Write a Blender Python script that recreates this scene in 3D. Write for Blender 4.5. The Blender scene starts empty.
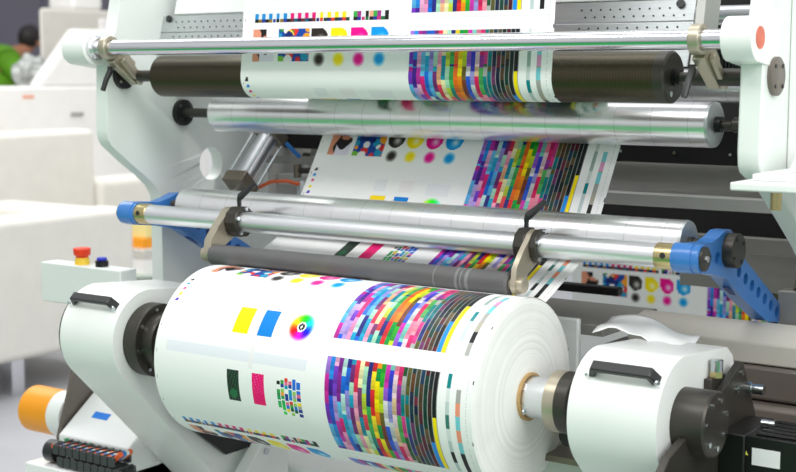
import bpy, bmesh, math, random
import numpy as np
from mathutils import Vector, Matrix, noise as mn
PI = math.pi
scn = bpy.context.scene
col = scn.collection
rnd = random.Random(7)

# ------------------------------------------------------------------ materials
def lin(c):
    return tuple(((v/255)/12.92 if v/255 <= .04045 else ((v/255+.055)/1.055)**2.4) for v in c)

def mat(name, rgb, rough=.4, metal=0., noise=.04, scale=8., bump=0., bscale=60., coat=0., spec=.5, stretch=None):
    """plain surface with slight procedural variation of colour and roughness"""
    m = bpy.data.materials.new(name); m.use_nodes = True
    nt = m.node_tree; N = nt.nodes; Lk = nt.links
    b = N['Principled BSDF']
    b.inputs['Roughness'].default_value = rough
    b.inputs['Metallic'].default_value = metal
    b.inputs['Specular IOR Level'].default_value = spec
    b.inputs['Coat Weight'].default_value = coat
    c = lin(rgb)
    tc = N.new('ShaderNodeTexCoord'); mp = N.new('ShaderNodeMapping')
    Lk.new(tc.outputs['Object'], mp.inputs['Vector'])
    if stretch: mp.inputs['Scale'].default_value = stretch
    n = N.new('ShaderNodeTexNoise'); n.inputs['Scale'].default_value = scale; n.inputs['Detail'].default_value = 4
    Lk.new(mp.outputs['Vector'], n.inputs['Vector'])
    r = N.new('ShaderNodeValToRGB')
    r.color_ramp.elements[0].position = .3; r.color_ramp.elements[1].position = .7
    r.color_ramp.elements[0].color = tuple(v*(1-noise) for v in c)+(1,)
    r.color_ramp.elements[1].color = tuple(min(1, v*(1+noise)) for v in c)+(1,)
    Lk.new(n.outputs['Fac'], r.inputs['Fac']); Lk.new(r.outputs['Color'], b.inputs['Base Color'])
    if bump:
        n2 = N.new('ShaderNodeTexNoise'); n2.inputs['Scale'].default_value = bscale; n2.inputs['Detail'].default_value = 3
        Lk.new(mp.outputs['Vector'], n2.inputs['Vector'])
        bp = N.new('ShaderNodeBump'); bp.inputs['Strength'].default_value = bump; bp.inputs['Distance'].default_value = .01
        Lk.new(n2.outputs['Fac'], bp.inputs['Height']); Lk.new(bp.outputs['Normal'], b.inputs['Normal'])
    return m

def ring_mat(name, rgb, rough, metal, period, depth, dark=.0, duty=.5):
    """roller surface with fine rings around the X axis"""
    m = mat(name, rgb, rough, metal, noise=.03, scale=20)
    nt = m.node_tree; N = nt.nodes; Lk = nt.links; b = N['Principled BSDF']
    tc = N.new('ShaderNodeTexCoord'); sx = N.new('ShaderNodeSeparateXYZ'); Lk.new(tc.outputs['Object'], sx.inputs[0])
    a = N.new('ShaderNodeMath'); a.operation = 'DIVIDE'; a.inputs[1].default_value = period; Lk.new(sx.outputs['X'], a.inputs[0])
    f = N.new('ShaderNodeMath'); f.operation = 'FRACT'; Lk.new(a.outputs[0], f.inputs[0])
    g = N.new('ShaderNodeMath'); g.operation = 'LESS_THAN'; g.inputs[1].default_value = duty; Lk.new(f.outputs[0], g.inputs[0])
    bp = N.new('ShaderNodeBump'); bp.inputs['Strength'].default_value = depth; bp.inputs['Distance'].default_value = .001
    Lk.new(g.outputs[0], bp.inputs['Height']); Lk.new(bp.outputs['Normal'], b.inputs['Normal'])
    if dark:
        src = b.inputs['Base Color'].links[0].from_socket
        mx = N.new('ShaderNodeMixRGB'); mx.blend_type = 'MULTIPLY'; Lk.new(src, mx.inputs['Color1'])
        mx.inputs['Color2'].default_value = (1-dark,)*3+(1,)
        Lk.new(g.outputs[0], mx.inputs['Fac']); Lk.new(mx.outputs['Color'], b.inputs['Base Color'])
    return m

M = {}
M['white'] = mat('white paint', (238, 240, 238), .32, coat=.15, noise=.02)
M['white_part'] = mat('white enamel', (236, 239, 237), .35, noise=.02)
M['frame'] = mat('pale grey green paint', (224, 230, 226), .38, noise=.02)
M['paper'] = mat('white paper', (243, 244, 243), .5, noise=.015)
M['chrome'] = mat('polished chrome', (222, 223, 227), .17, 1, noise=.02, scale=3)
M['steel'] = ring_mat('ground steel', (238, 238, 239), .28, .95, .085, .25, .22, .02)
M['alu'] = mat('brushed aluminium', (228, 229, 233), .3, 1, noise=.05, scale=30, stretch=(1, 14, 14))
M['satin'] = mat('satin aluminium tube', (236, 237, 240), .36, .9, noise=.03, scale=30, stretch=(1, 14, 14))
M['perf'] = mat('brushed steel sheet', (188, 193, 194), .38, .75, noise=.06, scale=25, stretch=(1, 10, 10))
M['grooved'] = ring_mat('grooved dark coating', (70, 63, 44), .32, .55, .0062, .5, .25)
M['rubber'] = mat('grey rubber', (92, 92, 92), .55, noise=.08, scale=14, bump=.04, stretch=(1, 3, 3))
M['rubber_worn'] = mat('worn grey rubber', (122, 124, 124), .5, noise=.12, scale=30)
M['bronze'] = mat('olive grey metal', (126, 118, 104), .38, .6, noise=.06)
M['tan'] = mat('beige plated metal', (182, 173, 154), .34, .65, noise=.05)
M['dark'] = mat('dark bronze metal', (66, 63, 58), .38, .5, noise=.06)
M['black'] = mat('black plastic', (34, 35, 36), .38, noise=.08)
M['chain'] = mat('dark grey plastic', (58, 60, 62), .4, noise=.08)
M['blackmetal'] = mat('black anodised metal', (26, 26, 26), .35, .3, noise=.08)
M['shadow'] = mat('matt black panel', (16, 15, 15), .7, noise=.1)  # matt black of the beam; on the back sheet it paints the cavity's darkness
M['taupe'] = mat('taupe painted steel', (112, 103, 96), .4, .2, noise=.06)
M['grey'] = mat('grey painted steel', (160, 158, 153), .4, .2, noise=.05)
M['lightgrey'] = mat('light grey painted steel', (200, 199, 195), .4, .1, noise=.04)
M['beige'] = mat('light beige cover', (205, 200, 190), .45, noise=.04)
M['blue'] = mat('blue paint', (58, 122, 196), .32, noise=.05, coat=.2)
M['blue_dark'] = mat('dark blue recess', (24, 58, 120), .5, noise=.05)
M['bolt'] = mat('zinc bolt', (200, 206, 208), .2, 1, noise=.05, scale=50)
M['brass'] = mat('brass', (196, 180, 132), .28, .9, noise=.05)
M['core'] = mat('brown cardboard', (186, 152, 104), .8, noise=.1, scale=40)
M['red'] = mat('red plastic', (232, 62, 24), .35, noise=.03)
M['yellow'] = mat('yellow plastic', (240, 200, 60), .4, noise=.03)
M['orange'] = mat('orange plastic', (248, 160, 22), .4, noise=.03)
M['cobalt'] = mat('cobalt plastic', (40, 50, 190), .35, noise=.03)
M['green'] = mat('green plastic', (30, 160, 96), .4, noise=.03)
M['sticker'] = mat('red orange sticker', (214, 108, 84), .5, noise=.12, scale=60)
M['label'] = mat('white label', (226, 228, 228), .5, noise=.02)
M['bluemark'] = mat('blue tape', (36, 128, 226), .5, noise=.03)
M['leather'] = mat('cream leather', (234, 231, 222), .5, noise=.03, bump=.05, bscale=30)
M['cabinet'] = mat('warm grey cabinet', (206, 203, 194), .5, noise=.03)
M['counter'] = mat('white laminate', (240, 238, 235), .45, noise=.02)
M['wood'] = mat('light wood', (202, 178, 134), .5, noise=.1, scale=14, stretch=(1, 1, 8))
M['glass'] = mat('frosted glass', (214, 226, 214), .15, noise=.02)
M['glassrim'] = mat('green glass edge', (104, 120, 104), .2, noise=.04)
M['bag'] = mat('crumpled clear wrap', (172, 175, 172), .2, noise=.35, scale=9, bump=.4, bscale=12)
M['shirt'] = mat('green cloth', (98, 160, 22), .8, noise=.2, scale=6)
M['skin'] = mat('skin', (178, 122, 92), .55, noise=.06)
M['hair'] = mat('dark hair', (34, 28, 28), .6, noise=.2, scale=30)
M['trouser'] = mat('dark trousers', (50, 52, 60), .8, noise=.1)
M['cable_orange'] = mat('orange cable', (226, 96, 40), .45, noise=.05)
M['cable_blue'] = mat('blue cable', (34, 120, 200), .45, noise=.05)
M['cable_white'] = mat('white cable', (220, 220, 216), .45, noise=.05)
M['floor'] = mat('grey hall floor', (172, 172, 176), .55, noise=.05, scale=3)
M['carpet'] = mat('green aisle carpet', (28, 150, 74), .95, noise=.1, scale=40, bump=.2, bscale=300)
M['wall'] = mat('mauve grey partition', (112, 109, 122), .7, noise=.03, scale=1.5)

# printed paper: colours of the ink come from the print pattern stored on the sheet
def print_material():
    m = bpy.data.materials.new('printed paper'); m.use_nodes = True
    nt = m.node_tree; b = nt.nodes['Principled BSDF']
    a = nt.nodes.new('ShaderNodeVertexColor'); a.layer_name = 'ink'
    tc = nt.nodes.new('ShaderNodeTexCoord'); n = nt.nodes.new('ShaderNodeTexNoise'); n.inputs['Scale'].default_value = 12
    nt.links.new(tc.outputs['Object'], n.inputs['Vector'])
    r = nt.nodes.new('ShaderNodeMapRange'); r.inputs['To Min'].default_value = .3; r.inputs['To Max'].default_value = .4
    nt.links.new(n.outputs['Fac'], r.inputs['Value']); nt.links.new(r.outputs['Result'], b.inputs['Roughness'])
    nt.links.new(a.outputs['Color'], b.inputs['Base Color'])
    b.inputs['Specular IOR Level'].default_value = .25
    return m
M['print'] = print_material()

def roll_edge_material():
    m = bpy.data.materials.new('wound paper edge'); m.use_nodes = True
    nt = m.node_tree; N = nt.nodes; Lk = nt.links; b = N['Principled BSDF']
    tc = N.new('ShaderNodeTexCoord'); sp = N.new('ShaderNodeSeparateXYZ'); Lk.new(tc.outputs['Object'], sp.inputs[0])
    cb = N.new('ShaderNodeCombineXYZ'); Lk.new(sp.outputs['Y'], cb.inputs['X']); Lk.new(sp.outputs['Z'], cb.inputs['Y'])
    ln = N.new('ShaderNodeVectorMath'); ln.operation = 'LENGTH'; Lk.new(cb.outputs[0], ln.inputs[0])
    n1 = N.new('ShaderNodeTexNoise'); n1.noise_dimensions = '1D'; n1.inputs['Scale'].default_value = 130; n1.inputs['Detail'].default_value = 5
    Lk.new(ln.outputs['Value'], n1.inputs['W'])
    n2 = N.new('ShaderNodeTexNoise'); n2.inputs['Scale'].default_value = 7; Lk.new(tc.outputs['Object'], n2.inputs['Vector'])
    mu = N.new('ShaderNodeMath'); mu.operation = 'MULTIPLY'; Lk.new(n1.outputs['Fac'], mu.inputs[0]); Lk.new(n2.outputs['Fac'], mu.inputs[1])
    r = N.new('ShaderNodeValToRGB'); Lk.new(mu.outputs[0], r.inputs['Fac'])
    r.color_ramp.elements[0].position = .12; r.color_ramp.elements[1].position = .3
    r.color_ramp.elements[0].color = lin((229, 230, 225))+(1,); r.color_ramp.elements[1].color = lin((243, 244, 241))+(1,)
    Lk.new(r.outputs['Color'], b.inputs['Base Color']); b.inputs['Roughness'].default_value = .6
    bp = N.new('ShaderNodeBump'); bp.inputs['Strength'].default_value = .12; bp.inputs['Distance'].default_value = .004
    Lk.new(mu.outputs[0], bp.inputs['Height']); Lk.new(bp.outputs['Normal'], b.inputs['Normal'])
    return m
M['rolledge'] = roll_edge_material()

# ------------------------------------------------------------------ mesh helpers (world coordinates)
class MB:
    def __init__(s): s.bm = bmesh.new()
    def box(s, x0, x1, y0, y1, z0, z1):
        v = [s.bm.verts.new(p) for p in [(x0,y0,z0),(x1,y0,z0),(x1,y1,z0),(x0,y1,z0),(x0,y0,z1),(x1,y0,z1),(x1,y1,z1),(x0,y1,z1)]]
        for f in [(0,3,2,1),(4,5,6,7),(0,1,5,4),(1,2,6,5),(2,3,7,6),(3,0,4,7)]: s.bm.faces.new([v[i] for i in f])
        return s
    def obox(s, c, ex, ey, ez):
        """box about centre c with half-axes ex, ey, ez (vectors)"""
        c, ex, ey, ez = map(Vector, (c, ex, ey, ez))
        v = [s.bm.verts.new(c+a*ex+b*ey+d*ez) for a,b,d in [(-1,-1,-1),(1,-1,-1),(1,1,-1),(-1,1,-1),(-1,-1,1),(1,-1,1),(1,1,1),(-1,1,1)]]
        for f in [(0,3,2,1),(4,5,6,7),(0,1,5,4),(1,2,6,5),(2,3,7,6),(3,0,4,7)]: s.bm.faces.new([v[i] for i in f])
        return s
    def rings(s, rings, cap=True):
        vs = [[s.bm.verts.new(p) for p in r] for r in rings]
        n = len(vs[0])
        for a, b in zip(vs, vs[1:]):
            for i in range(n): s.bm.faces.new([a[i], a[(i+1)%n], b[(i+1)%n], b[i]])
        if cap: s.bm.faces.new(vs[0][::-1]); s.bm.faces.new(vs[-1])
        return s
    def cyl(s, p0, p1, r0, r1=None, n=32, phase=0):
        p0, p1 = Vector(p0), Vector(p1); r1 = r0 if r1 is None else r1
        d = (p1-p0).normalized(); u = d.orthogonal().normalized(); w = d.cross(u)
        c = [u*math.cos(2*PI*i/n+phase)+w*math.sin(2*PI*i/n+phase) for i in range(n)]
        return s.rings([[p0+k*r0 for k in c], [p1+k*r1 for k in c]])
    def cylx(s, x0, x1, y, z, r, n=64): return s.lathe([(x0, r), (x1, r)], y, z, n)
    def lathe(s, prof, y, z, n=64, phase=0):
        """profile [(x, r)...] turned about the line (y, z) parallel to X"""
        return s.rings([[(x, y+r*math.cos(2*PI*i/n+phase), z+r*math.sin(2*PI*i/n+phase)) for i in range(n)] for x, r in prof])
    def tube_ring(s, x0, x1, y, z, ri, ro, n=64):
        R = lambda x, r: [s.bm.verts.new((x, y+r*math.cos(2*PI*i/n), z+r*math.sin(2*PI*i/n))) for i in range(n)]
        a, b, c, d = R(x0, ri), R(x0, ro), R(x1, ro), R(x1, ri)
        for p, q in ((a,b),(b,c),(c,d),(d,a)):
            for i in range(n): s.bm.faces.new([p[i], p[(i+1)%n], q[(i+1)%n], q[i]])
        return s
    def plate(s, prof, x0, x1, holes=(), axis=0):
        """outline in the other two axes extruded along `axis`, with through holes [(a, b, r)]"""
        bm = bmesh.new()
        def put(a, b):
            p = [a, b]; p.insert(axis, x0); return bm.verts.new(p)
        from mathutils.geometry import delaunay_2d_cdt
        P2 = []; ed = []
        for lp in [list(prof)]+[[(h[0]+h[2]*math.cos(2*PI*i/32), h[1]+h[2]*math.sin(2*PI*i/32)) for i in range(32)] for h in holes]:
            lp = [q for i, q in enumerate(lp) if math.hypot(q[0]-lp[i-1][0], q[1]-lp[i-1][1]) > 1e-6]
            n0 = len(P2); P2 += [Vector(q) for q in lp]; ed += [(n0+i, n0+(i+1) % len(lp)) for i in range(len(lp))]
        co, _, tri = delaunay_2d_cdt(P2, ed, [], 1, 1e-7)[:3]
        def inside(x, y):
            r = False
            for i in range(len(prof)):
                (x1, y1), (x2, y2) = prof[i-1], prof[i]
                if (y1 > y) != (y2 > y) and x < (x2-x1)*(y-y1)/(y2-y1)+x1: r = not r
            return r
        vs = [put(*q) for q in co]
        for t3 in tri:
            cx = sum(co[i][0] for i in t3)/3; cy = sum(co[i][1] for i in t3)/3
            if inside(cx, cy) and not any(math.hypot(cx-h[0], cy-h[1]) < h[2]*.98 for h in holes): bm.faces.new([vs[i] for i in t3])
        for v in [v for v in bm.verts if not v.link_faces]: bm.verts.remove(v)
        ex = bmesh.ops.extrude_face_region(bm, geom=bm.faces[:])
        d = [0,0,0]; d[axis] = x1-x0
        bmesh.ops.translate(bm, vec=d, verts=[g for g in ex['geom'] if isinstance(g, bmesh.types.BMVert)])
        bmesh.ops.recalc_face_normals(bm, faces=bm.faces[:])
        me = bpy.data.meshes.new('tmp'); bm.to_mesh(me); bm.free()
        s.bm.from_mesh(me); bpy.data.meshes.remove(me)
        return s
    def tube(s, pts, r, n=10):
        pts = [Vector(p) for p in pts]; rings = []; u = None
        for i, p in enumerate(pts):
            d = (pts[min(i+1, len(pts)-1)]-pts[max(i-1, 0)]).normalized()
            u = d.orthogonal().normalized() if u is None else (u-d*u.dot(d)).normalized()
            w = d.cross(u); rr = r[i] if isinstance(r, (list, tuple)) else r
            rings.append([p+(u*math.cos(2*PI*k/n)+w*math.sin(2*PI*k/n))*rr for k in range(n)])
        return s.rings(rings)
    def build(s, name, m, parent=None, bevel=0, seg=2, smooth=35, origin=None):
        bmesh.ops.recalc_face_normals(s.bm, faces=s.bm.faces[:])
        me = bpy.data.meshes.new(name)
        if origin is None:
            if parent is not None: origin = world_loc(parent)
            else:
                vs = [v.co for v in s.bm.verts]
                origin = Vector(((min(v.x for v in vs)+max(v.x for v in vs))/2, (min(v.y for v in vs)+max(v.y for v in vs))/2, min(v.z for v in vs)))
        origin = Vector(origin)
        for v in s.bm.verts: v.co -= origin
        s.bm.to_mesh(me); s.bm.free()
        for p in me.polygons: p.use_smooth = True
        me.set_sharp_from_angle(angle=math.radians(smooth))
        me.materials.append(m)
        o = bpy.data.objects.new(name, me); col.objects.link(o)
        if parent is not None:
            o.parent = parent; o.location = origin-world_loc(parent)
        else: o.location = origin
        if bevel:
            b = o.modifiers.new('bevel', 'BEVEL'); b.width = bevel; b.segments = seg; b.limit_method = 'ANGLE'; b.angle_limit = math.radians(40)
            b.harden_normals = False
        return o

def world_loc(o):
    v = Vector(o.location)
    while o.parent: o = o.parent; v += Vector(o.location)
    return v
def thing(name, loc, label, cat, group=None):
    o = bpy.data.objects.new(name, None); col.objects.link(o); o.location = loc; o.empty_display_size = .05
    return tag(o, label, cat, group)
def tag(o, label, cat, group=None):
    o['label'] = label; o['category'] = cat
    if group: o['group'] = group
    return o
def struct(o): o['kind'] = 'structure'; return o
def arc(cy, cz, r, a0, a1, n=16):
    return [(cy+r*math.cos(math.radians(a0+(a1-a0)*i/n)), cz+r*math.sin(math.radians(a0+(a1-a0)*i/n))) for i in range(n+1)]

# ------------------------------------------------------------------ the print (ink colours of the sheet)
PER = .51                    # repeat length along the web
XL, XR = -2.235, -1.392      # web edges
CH = .277/26                 # chart column pitch
PAL = [
 [(205,40,160),(120,50,190),(90,180,235),(165,120,220)], [(40,90,215),(30,140,230),(70,30,150),(180,160,228)],
 [(178,150,226),(200,50,170),(238,170,210),(120,60,200)], [(225,30,125),(240,150,195),(130,40,150),(100,190,235)],
 [(20,160,205),(20,110,220),(190,230,225)], [(40,40,135),(30,100,210),(150,140,220),(90,180,235)],
 [(170,222,195),(30,160,200),(120,45,120)], [(242,182,135),(232,50,85),(245,160,190)],
 [(125,60,115),(0,140,165),(245,235,180)], [(192,212,60),(232,70,80),(170,222,190)],
 [(0,130,125),(35,45,125),(60,172,85)], [(242,112,30),(222,40,45),(250,220,40)],
 [(252,226,0),(242,140,20),(0,150,62)], [(42,172,42),(190,212,40),(110,100,40),(120,60,40)],
 [(150,90,210),(225,222,225),(40,90,210),(205,50,170)], [(50,60,200),(150,150,215),(200,205,205),(120,200,190)],
 [(222,30,95),(240,130,160),(232,205,215),(225,190,150)], [(215,40,110),(140,50,150),(80,170,90),(245,150,170)],
 [(30,90,50),(170,175,170),(0,130,130),(215,60,140)], [(0,120,130),(40,50,125),(90,90,40)],
 [(110,50,100),(30,60,70),(100,60,30),(28,40,70)], [(70,70,50),(24,70,60),(110,40,60),(20,30,60)],
 [(90,30,50),(24,60,90),(80,60,40),(20,40,30)], [(100,80,50),(30,28,30),(90,20,40),(20,60,50)],
 [(60,40,40),(28,28,32),(24,40,40)], [(26,26,30),(22,30,34)]]
SIDE1 = [(0,130,135),(205,215,212),(190,205,205),(150,170,165),(60,120,110),(220,225,225)]
SIDE2 = [(236,150,120),(165,165,160),(150,155,130),(215,150,190),(120,200,210),(170,165,150)]
BASE = (243, 244, 243)
def make_print(X, V):
    """ink colour for points at X across the web and V (metres) along it; returns linear rgb"""
    n = len(X); C = np.empty((n, 3)); C[:] = BASE
    V = np.mod(V+.26, PER)-.26                       # -.26 .. .25
    def rect(x0, x1, v0, v1, c):
        k = (X >= x0) & (X < x1) & (V >= v0) & (V < v1); C[k] = c; return k
    # faint ghost blocks
    rect(-2.2, -1.8, .034, .056, (228, 231, 238))
    rect(-2.02, -1.985, .17, .2, (233, 234, 238)); rect(-1.945, -1.905, .17, .2, (240, 236, 236)); rect(-1.865, -1.8, .165, .195, (235, 236, 240))
    rect(-1.955, -1.945, .02, .15, (236, 232, 233))
    # corner triangles
    for v, c in zip((.2205, .2045, .188, .1715, .1555), ((40,40,40), (30,140,220), (225,30,120), (245,225,30), (80,40,180))):
        k = (np.abs(V-v) < .004) & (X > -2.222+(V-v+.004)*.5) & (X < -2.211); C[k] = c
    # solid patches
    rect(-2.019, -1.975, .0925, .157, (255, 222, 0)); rect(-1.948, -1.908, .0925, .157, (0, 128, 214))
    k = rect(-2.017, -1.983, -.057, .013, (44, 46, 46))
    g = k & ((np.mod((V*170+(X*60)), 1) < .18) | (((X+2.0)**2+(V+.04)**2) < .00012)); C[g] = (40, 110, 70)
    k = rect(-1.945, -1.911, -.057, .013, (236, 14, 112))
    g = k & ((np.mod((V*170-(X*60)), 1) < .14) & (V > -.03)); C[g] = (244, 90, 160)
    # colour wheel
    dx, dv = X+1.838, V-.126; R = np.hypot(dx, dv); k = R < .034
    hue = np.mod(np.arctan2(dx, dv)/(2*PI)+.33, 1)
    hs = np.stack([np.clip(np.abs(np.mod(hue*6+o, 6)-3)-1, 0, 1) for o in (0, 4, 2)], 1)*255
    fade = np.clip((.034-R)/.010, 0, 1)[:, None]
    mixd = hs*fade+np.array(BASE)*(1-fade)
    C[k] = mixd[k]
    C[R < .0115] = (250, 250, 250); C[R < .008] = (20, 20, 20); C[R < .003] = (250, 250, 250)
    # patch grid
    rg = np.random.RandomState(5)
    cols = [(30,60,150),(40,120,220),(0,90,70),(20,30,30),(225,60,40),(245,215,40),(60,160,70),(230,110,150),(245,160,60),(150,200,90),(170,170,180),(0,150,190)]
    for i in range(6):
        for j in range(9):
            if (i in (0,) and j in (0, 2, 8)) or (i == 2 and j == 3): continue
            sh = -.006 if i % 2 else 0
            c = (40, 110, 215) if (i > 3 and j < 3) else ((40, 80+15*(i+j), 90) if i < 2 and j > 3 else cols[rg.randint(12)])
            rect(-1.876+i*.0107, -1.876+i*.0107+.0097, .015-.0087*(j+1)+sh, .015-.0087*j-.001+sh, c)
    # two-row colour strip
    for i in range(36):
        x0 = -2.197+i*.0108; f = i/36
        if 25.5 < i < 27: continue
        if f < .26: a, b = [(20,140,215),(228,234,238)], [(20,20,24),(140,110,40),(40,60,150)]
        elif f < .46: a, b = [(226,20,120),(235,225,232)], [(30,26,60),(110,40,40),(24,90,120)]
        elif f < .7: a, b = [(250,222,20),(240,240,225)], [(220,60,40),(30,60,50),(40,40,120)]
        else: a, b = [(30,30,30),(245,170,140),(60,170,70),(160,50,140),(230,230,235)], [(40,50,150),(200,50,120),(20,110,60),(26,26,26)]
        rect(x0, x0+.0104, -.148, -.137, a[i % len(a)]); rect(x0, x0+.0104, -.158, -.148, b[i % len(b)])
    # pictures: a portrait block and a collage block
    k = rect(-2.2, -2.135, -.247, -.172, (30, 26, 28))
    s = (X+2.2)/.065; t = (-.172-V)/.075
    C[k & (s < .28+.1*np.sin(t*7))] = (226, 150, 120)
    C[k & (s > .32) & (t > .62+.18*np.cos((s-.6)*6))] = (232, 226, 240)
    C[k & (((s-.66)**2/.05+(t-.3)**2/.012) < 1)] = (214, 140, 112)
    C[k & (s > .62) & (t < .34-.3*(1-s))] = (240, 240, 240)
    k = rect(-2.122, -2.03, -.247, -.172, (20, 70, 160))
    rg = np.random.RandomState(11)
    for _ in range(26):
        cx, cv, r_ = -2.122+rg.rand()*.092, -.247+rg.rand()*.075, .005+rg.rand()*.009
        c = [(240,160,30),(30,140,60),(240,240,240),(20,40,110),(220,50,50),(120,190,60),(250,215,60),(30,150,190)][rg.randint(8)]
        C[k & ((X-cx)**2+(V-cv)**2 < r_*r_)] = c
    # rounded gradient patches and soft dots
    for xc, c in zip((-2.0, -1.944, -1.887, -1.83), ((44, 38, 34), (250, 226, 0), (236, 0, 140), (0, 152, 226))):
        dx = X-xc; dv = V+.196; r = .0245
        ins = ((dx**2+dv**2) < r*r) | ((dx > -r) & (dx < 0) & (dv > 0) & (dv < r))
        q = np.clip(1-np.hypot(dx-.004, dv+.004)/.017, 0, 1)[:, None]**1.1
        cc = np.array(c)*(1-q*.9)+255*q*.9
        C[ins] = cc[ins]
        d = np.hypot(dx, V+.2435); q = np.clip((.0185-d)/.011, 0, 1)[:, None]
        near = d < .0185
        cc = np.array(c)*q+C*(1-q); C[near] = cc[near]
    # the patch chart: two chunks per repeat
    rg = np.random.RandomState(3)
    NR = 24; rh = .2145/NR
    X0 = -1.748
    for base in (.327-PER, .0715, .327):             # chunk tops
        for c in range(26):
            if c > 17: rect(X0+c*CH, X0+(c+1)*CH, base-.2145, base, (150, 152, 150))
            pal = PAL[c]; j = -((c*5) % 7); q = (c*3) % len(pal)
            while j < NR:
                ln = rg.choice([3, 4, 5, 6, 7] if c < 19 else [2, 3, 4, 6])
                q = (q+1) % len(pal)
                if rg.rand() < .25: q = rg.randint(len(pal))
                for w in range(ln):
                    if not 0 <= j+w < NR: continue
                    cc = np.array(pal[q], float)*(1-.055*(w % 4))
                    if c == 24 and j+w > 15: cc = np.array((10, 140, 230.))
                    if c == 25 and j+w > 9: cc = np.array((250, 226, 0.))
                    rect(X0+c*CH, X0+c*CH+CH*(1 if c < 18 else .84), base-(j+w+1)*rh, base-(j+w)*rh, cc)
                j += ln
        for xs, P_ in ((-1.452, SIDE1), (-1.428, SIDE2)):
            for j in range(8):
                c = (28, 28, 30) if j > 5 and rg.rand() < .4 else P_[rg.randint(len(P_))]
                if rg.rand() < .92: rect(xs, xs+.0095, base-(j+1)*rh*3, base-j*rh*3, c)
        # tick lines around the chart
        dash = np.mod(X*250, 1) < .45
        for vv in (base+.0095, base+.0265):
            k = (np.abs(V-vv) < .0014) & (X > -1.752) & (X < -1.405) & dash; C[k] = (205, 207, 210)
    k = (np.abs(X+1.405) < .0011) & (np.mod(V*160, 1) < .4); C[k] = (188, 190, 196)
    k = (np.abs(X+1.393) < .0018) & (np.abs(np.mod(V, .12)-.06) < .004); C[k] = (60, 60, 64)
    k = (np.abs(X+2.228) < .0012) & (np.abs(np.mod(V, .06)-.03) < .003); C[k] = (150, 152, 156)
    c = C/255.
    return np.where(c <= .04045, c/12.92, ((c+.055)/1.055)**2.4)

def web(name, path, v0, m, parent=None, step=.0026, dx=CH/6, sign=-1, shift=0.):
    """sheet following the (y, z) path across XL..XR; v0 = print position at the path's start, running by `sign`"""
    P = [Vector(p) for p in path]; L = [0]
    for a, b in zip(P, P[1:]): L.append(L[-1]+(b-a).length)
    n = max(2, int(round(L[-1]/step))); S = np.linspace(0, L[-1], n+1)
    Y = np.interp(S, L, [p[0] for p in P]); Z = np.interp(S, L, [p[1] for p in P])
    xs = np.arange(-1.748-dx*((-1.748-XL)//dx), XR, dx); xs = np.concatenate([[XL], xs, [XR]])
    nx = len(xs)
    V = np.empty((n+1, nx, 3)); V[:, :, 0] = xs[None]+shift; V[:, :, 1] = Y[:, None]; V[:, :, 2] = Z[:, None]
    origin = world_loc(parent) if parent else Vector(((XL+XR)/2, float(Y.mean()), float(Z.min())))
    V -= np.array(origin)
    idx = np.arange((n+1)*nx).reshape(n+1, nx)
    F = np.stack([idx[:-1, :-1], idx[:-1, 1:], idx[1:, 1:], idx[1:, :-1]], -1).reshape(-1, 4)
    nf = len(F)
    me = bpy.data.meshes.new(name)
    me.vertices.add((n+1)*nx); me.vertices.foreach_set('co', V.reshape(-1).astype(np.float32))
    me.loops.add(nf*4); me.loops.foreach_set('vertex_index', F.reshape(-1).astype(np.int32))
    me.polygons.add(nf); me.polygons.foreach_set('loop_start', (np.arange(nf)*4).astype(np.int32))
    me.polygons.foreach_set('use_smooth', np.ones(nf, bool))
    me.update(calc_edges=True)
    xc = np.tile((xs[:-1]+xs[1:])/2, n); vc = np.repeat(v0+sign*(S[:-1]+S[1:])/2, nx-1)
    colr = np.ones((nf, 4), np.float32); colr[:, :3] = make_print(xc, vc)
    at = me.color_attributes.new('ink', 'FLOAT_COLOR', 'CORNER')
    at.data.foreach_set('color', np.repeat(colr, 4, 0).reshape(-1))
    me.materials.append(m)
    o = bpy.data.objects.new(name, me); col.objects.link(o)
    if parent is not None: o.parent = parent; o.location = (0, 0, 0)
    else: o.location = origin
    return o

# ------------------------------------------------------------------ setting
struct(MB().box(-16, 8, -9, 16, -.05, 0).build('floor', M['floor']))
struct(MB().box(-16, -15.8, -9, 16, 0, 6).build('wall_left', M['wall']))
p = MB()
for yy in (4.0, 7.0, 11.9, 13.6): p.box(-15.8, -15.78, yy, yy+.05, 0, 6)
struct(p.build('trim_1', M['wall']))
tag(MB().box(-6, 6, -2.6, 1.25, 0, .008).build('aisle_carpet', M['carpet']), 'green carpet laid in the aisle in front of the press', 'carpet')

# ------------------------------------------------------------------ machine side frames
front = [(2.62, 2.15), (2.581, 1.835), (2.564, 1.758), (2.531, 1.681), (2.525, 1.501), (2.528, 1.478), (2.541, 1.459)]
lf = front+[(2.603, 1.412), (2.655, 1.377), (2.695, 1.345), (2.714, 1.315), (2.716, 1.28), (2.716, 0), (3.7, 0), (3.7, 2.15)]
rf = front+[(2.57, 1.447), (2.60, 1.44), (2.655, 1.407), (2.74, 1.353), (2.82, 1.30), (2.871, 1.262), (2.95, 1.18), (3.0, 1.08), (3.03, .95), (3.03, 0), (3.7, 0), (3.7, 2.15)]
PRESS = thing('printing_press', (-1.85, 3.2, 0), 'pale green and white printing press body with side frames, panels and dark beams', 'printing press')
L_ = MB().plate(lf, -2.74, -2.70, holes=[(2.915, 1.395, .047)]).build('side_frame', M['frame'], PRESS, bevel=.004)
bo = lambda x0, x1: MB().plate(arc(2.50, 1.711, .042, 90, 270, 20)+[(2.60, 1.655), (2.60, 1.753)], x0, x1)
bo(-2.79, -2.71).build('boss', M['white'], L_, bevel=.006, seg=3)
MB().lathe([(-2.708, .030), (-2.70, .030), (-2.697, .026), (-2.69, .026)], 2.50, 1.711).build('collar', M['alu'], L_)
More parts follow.
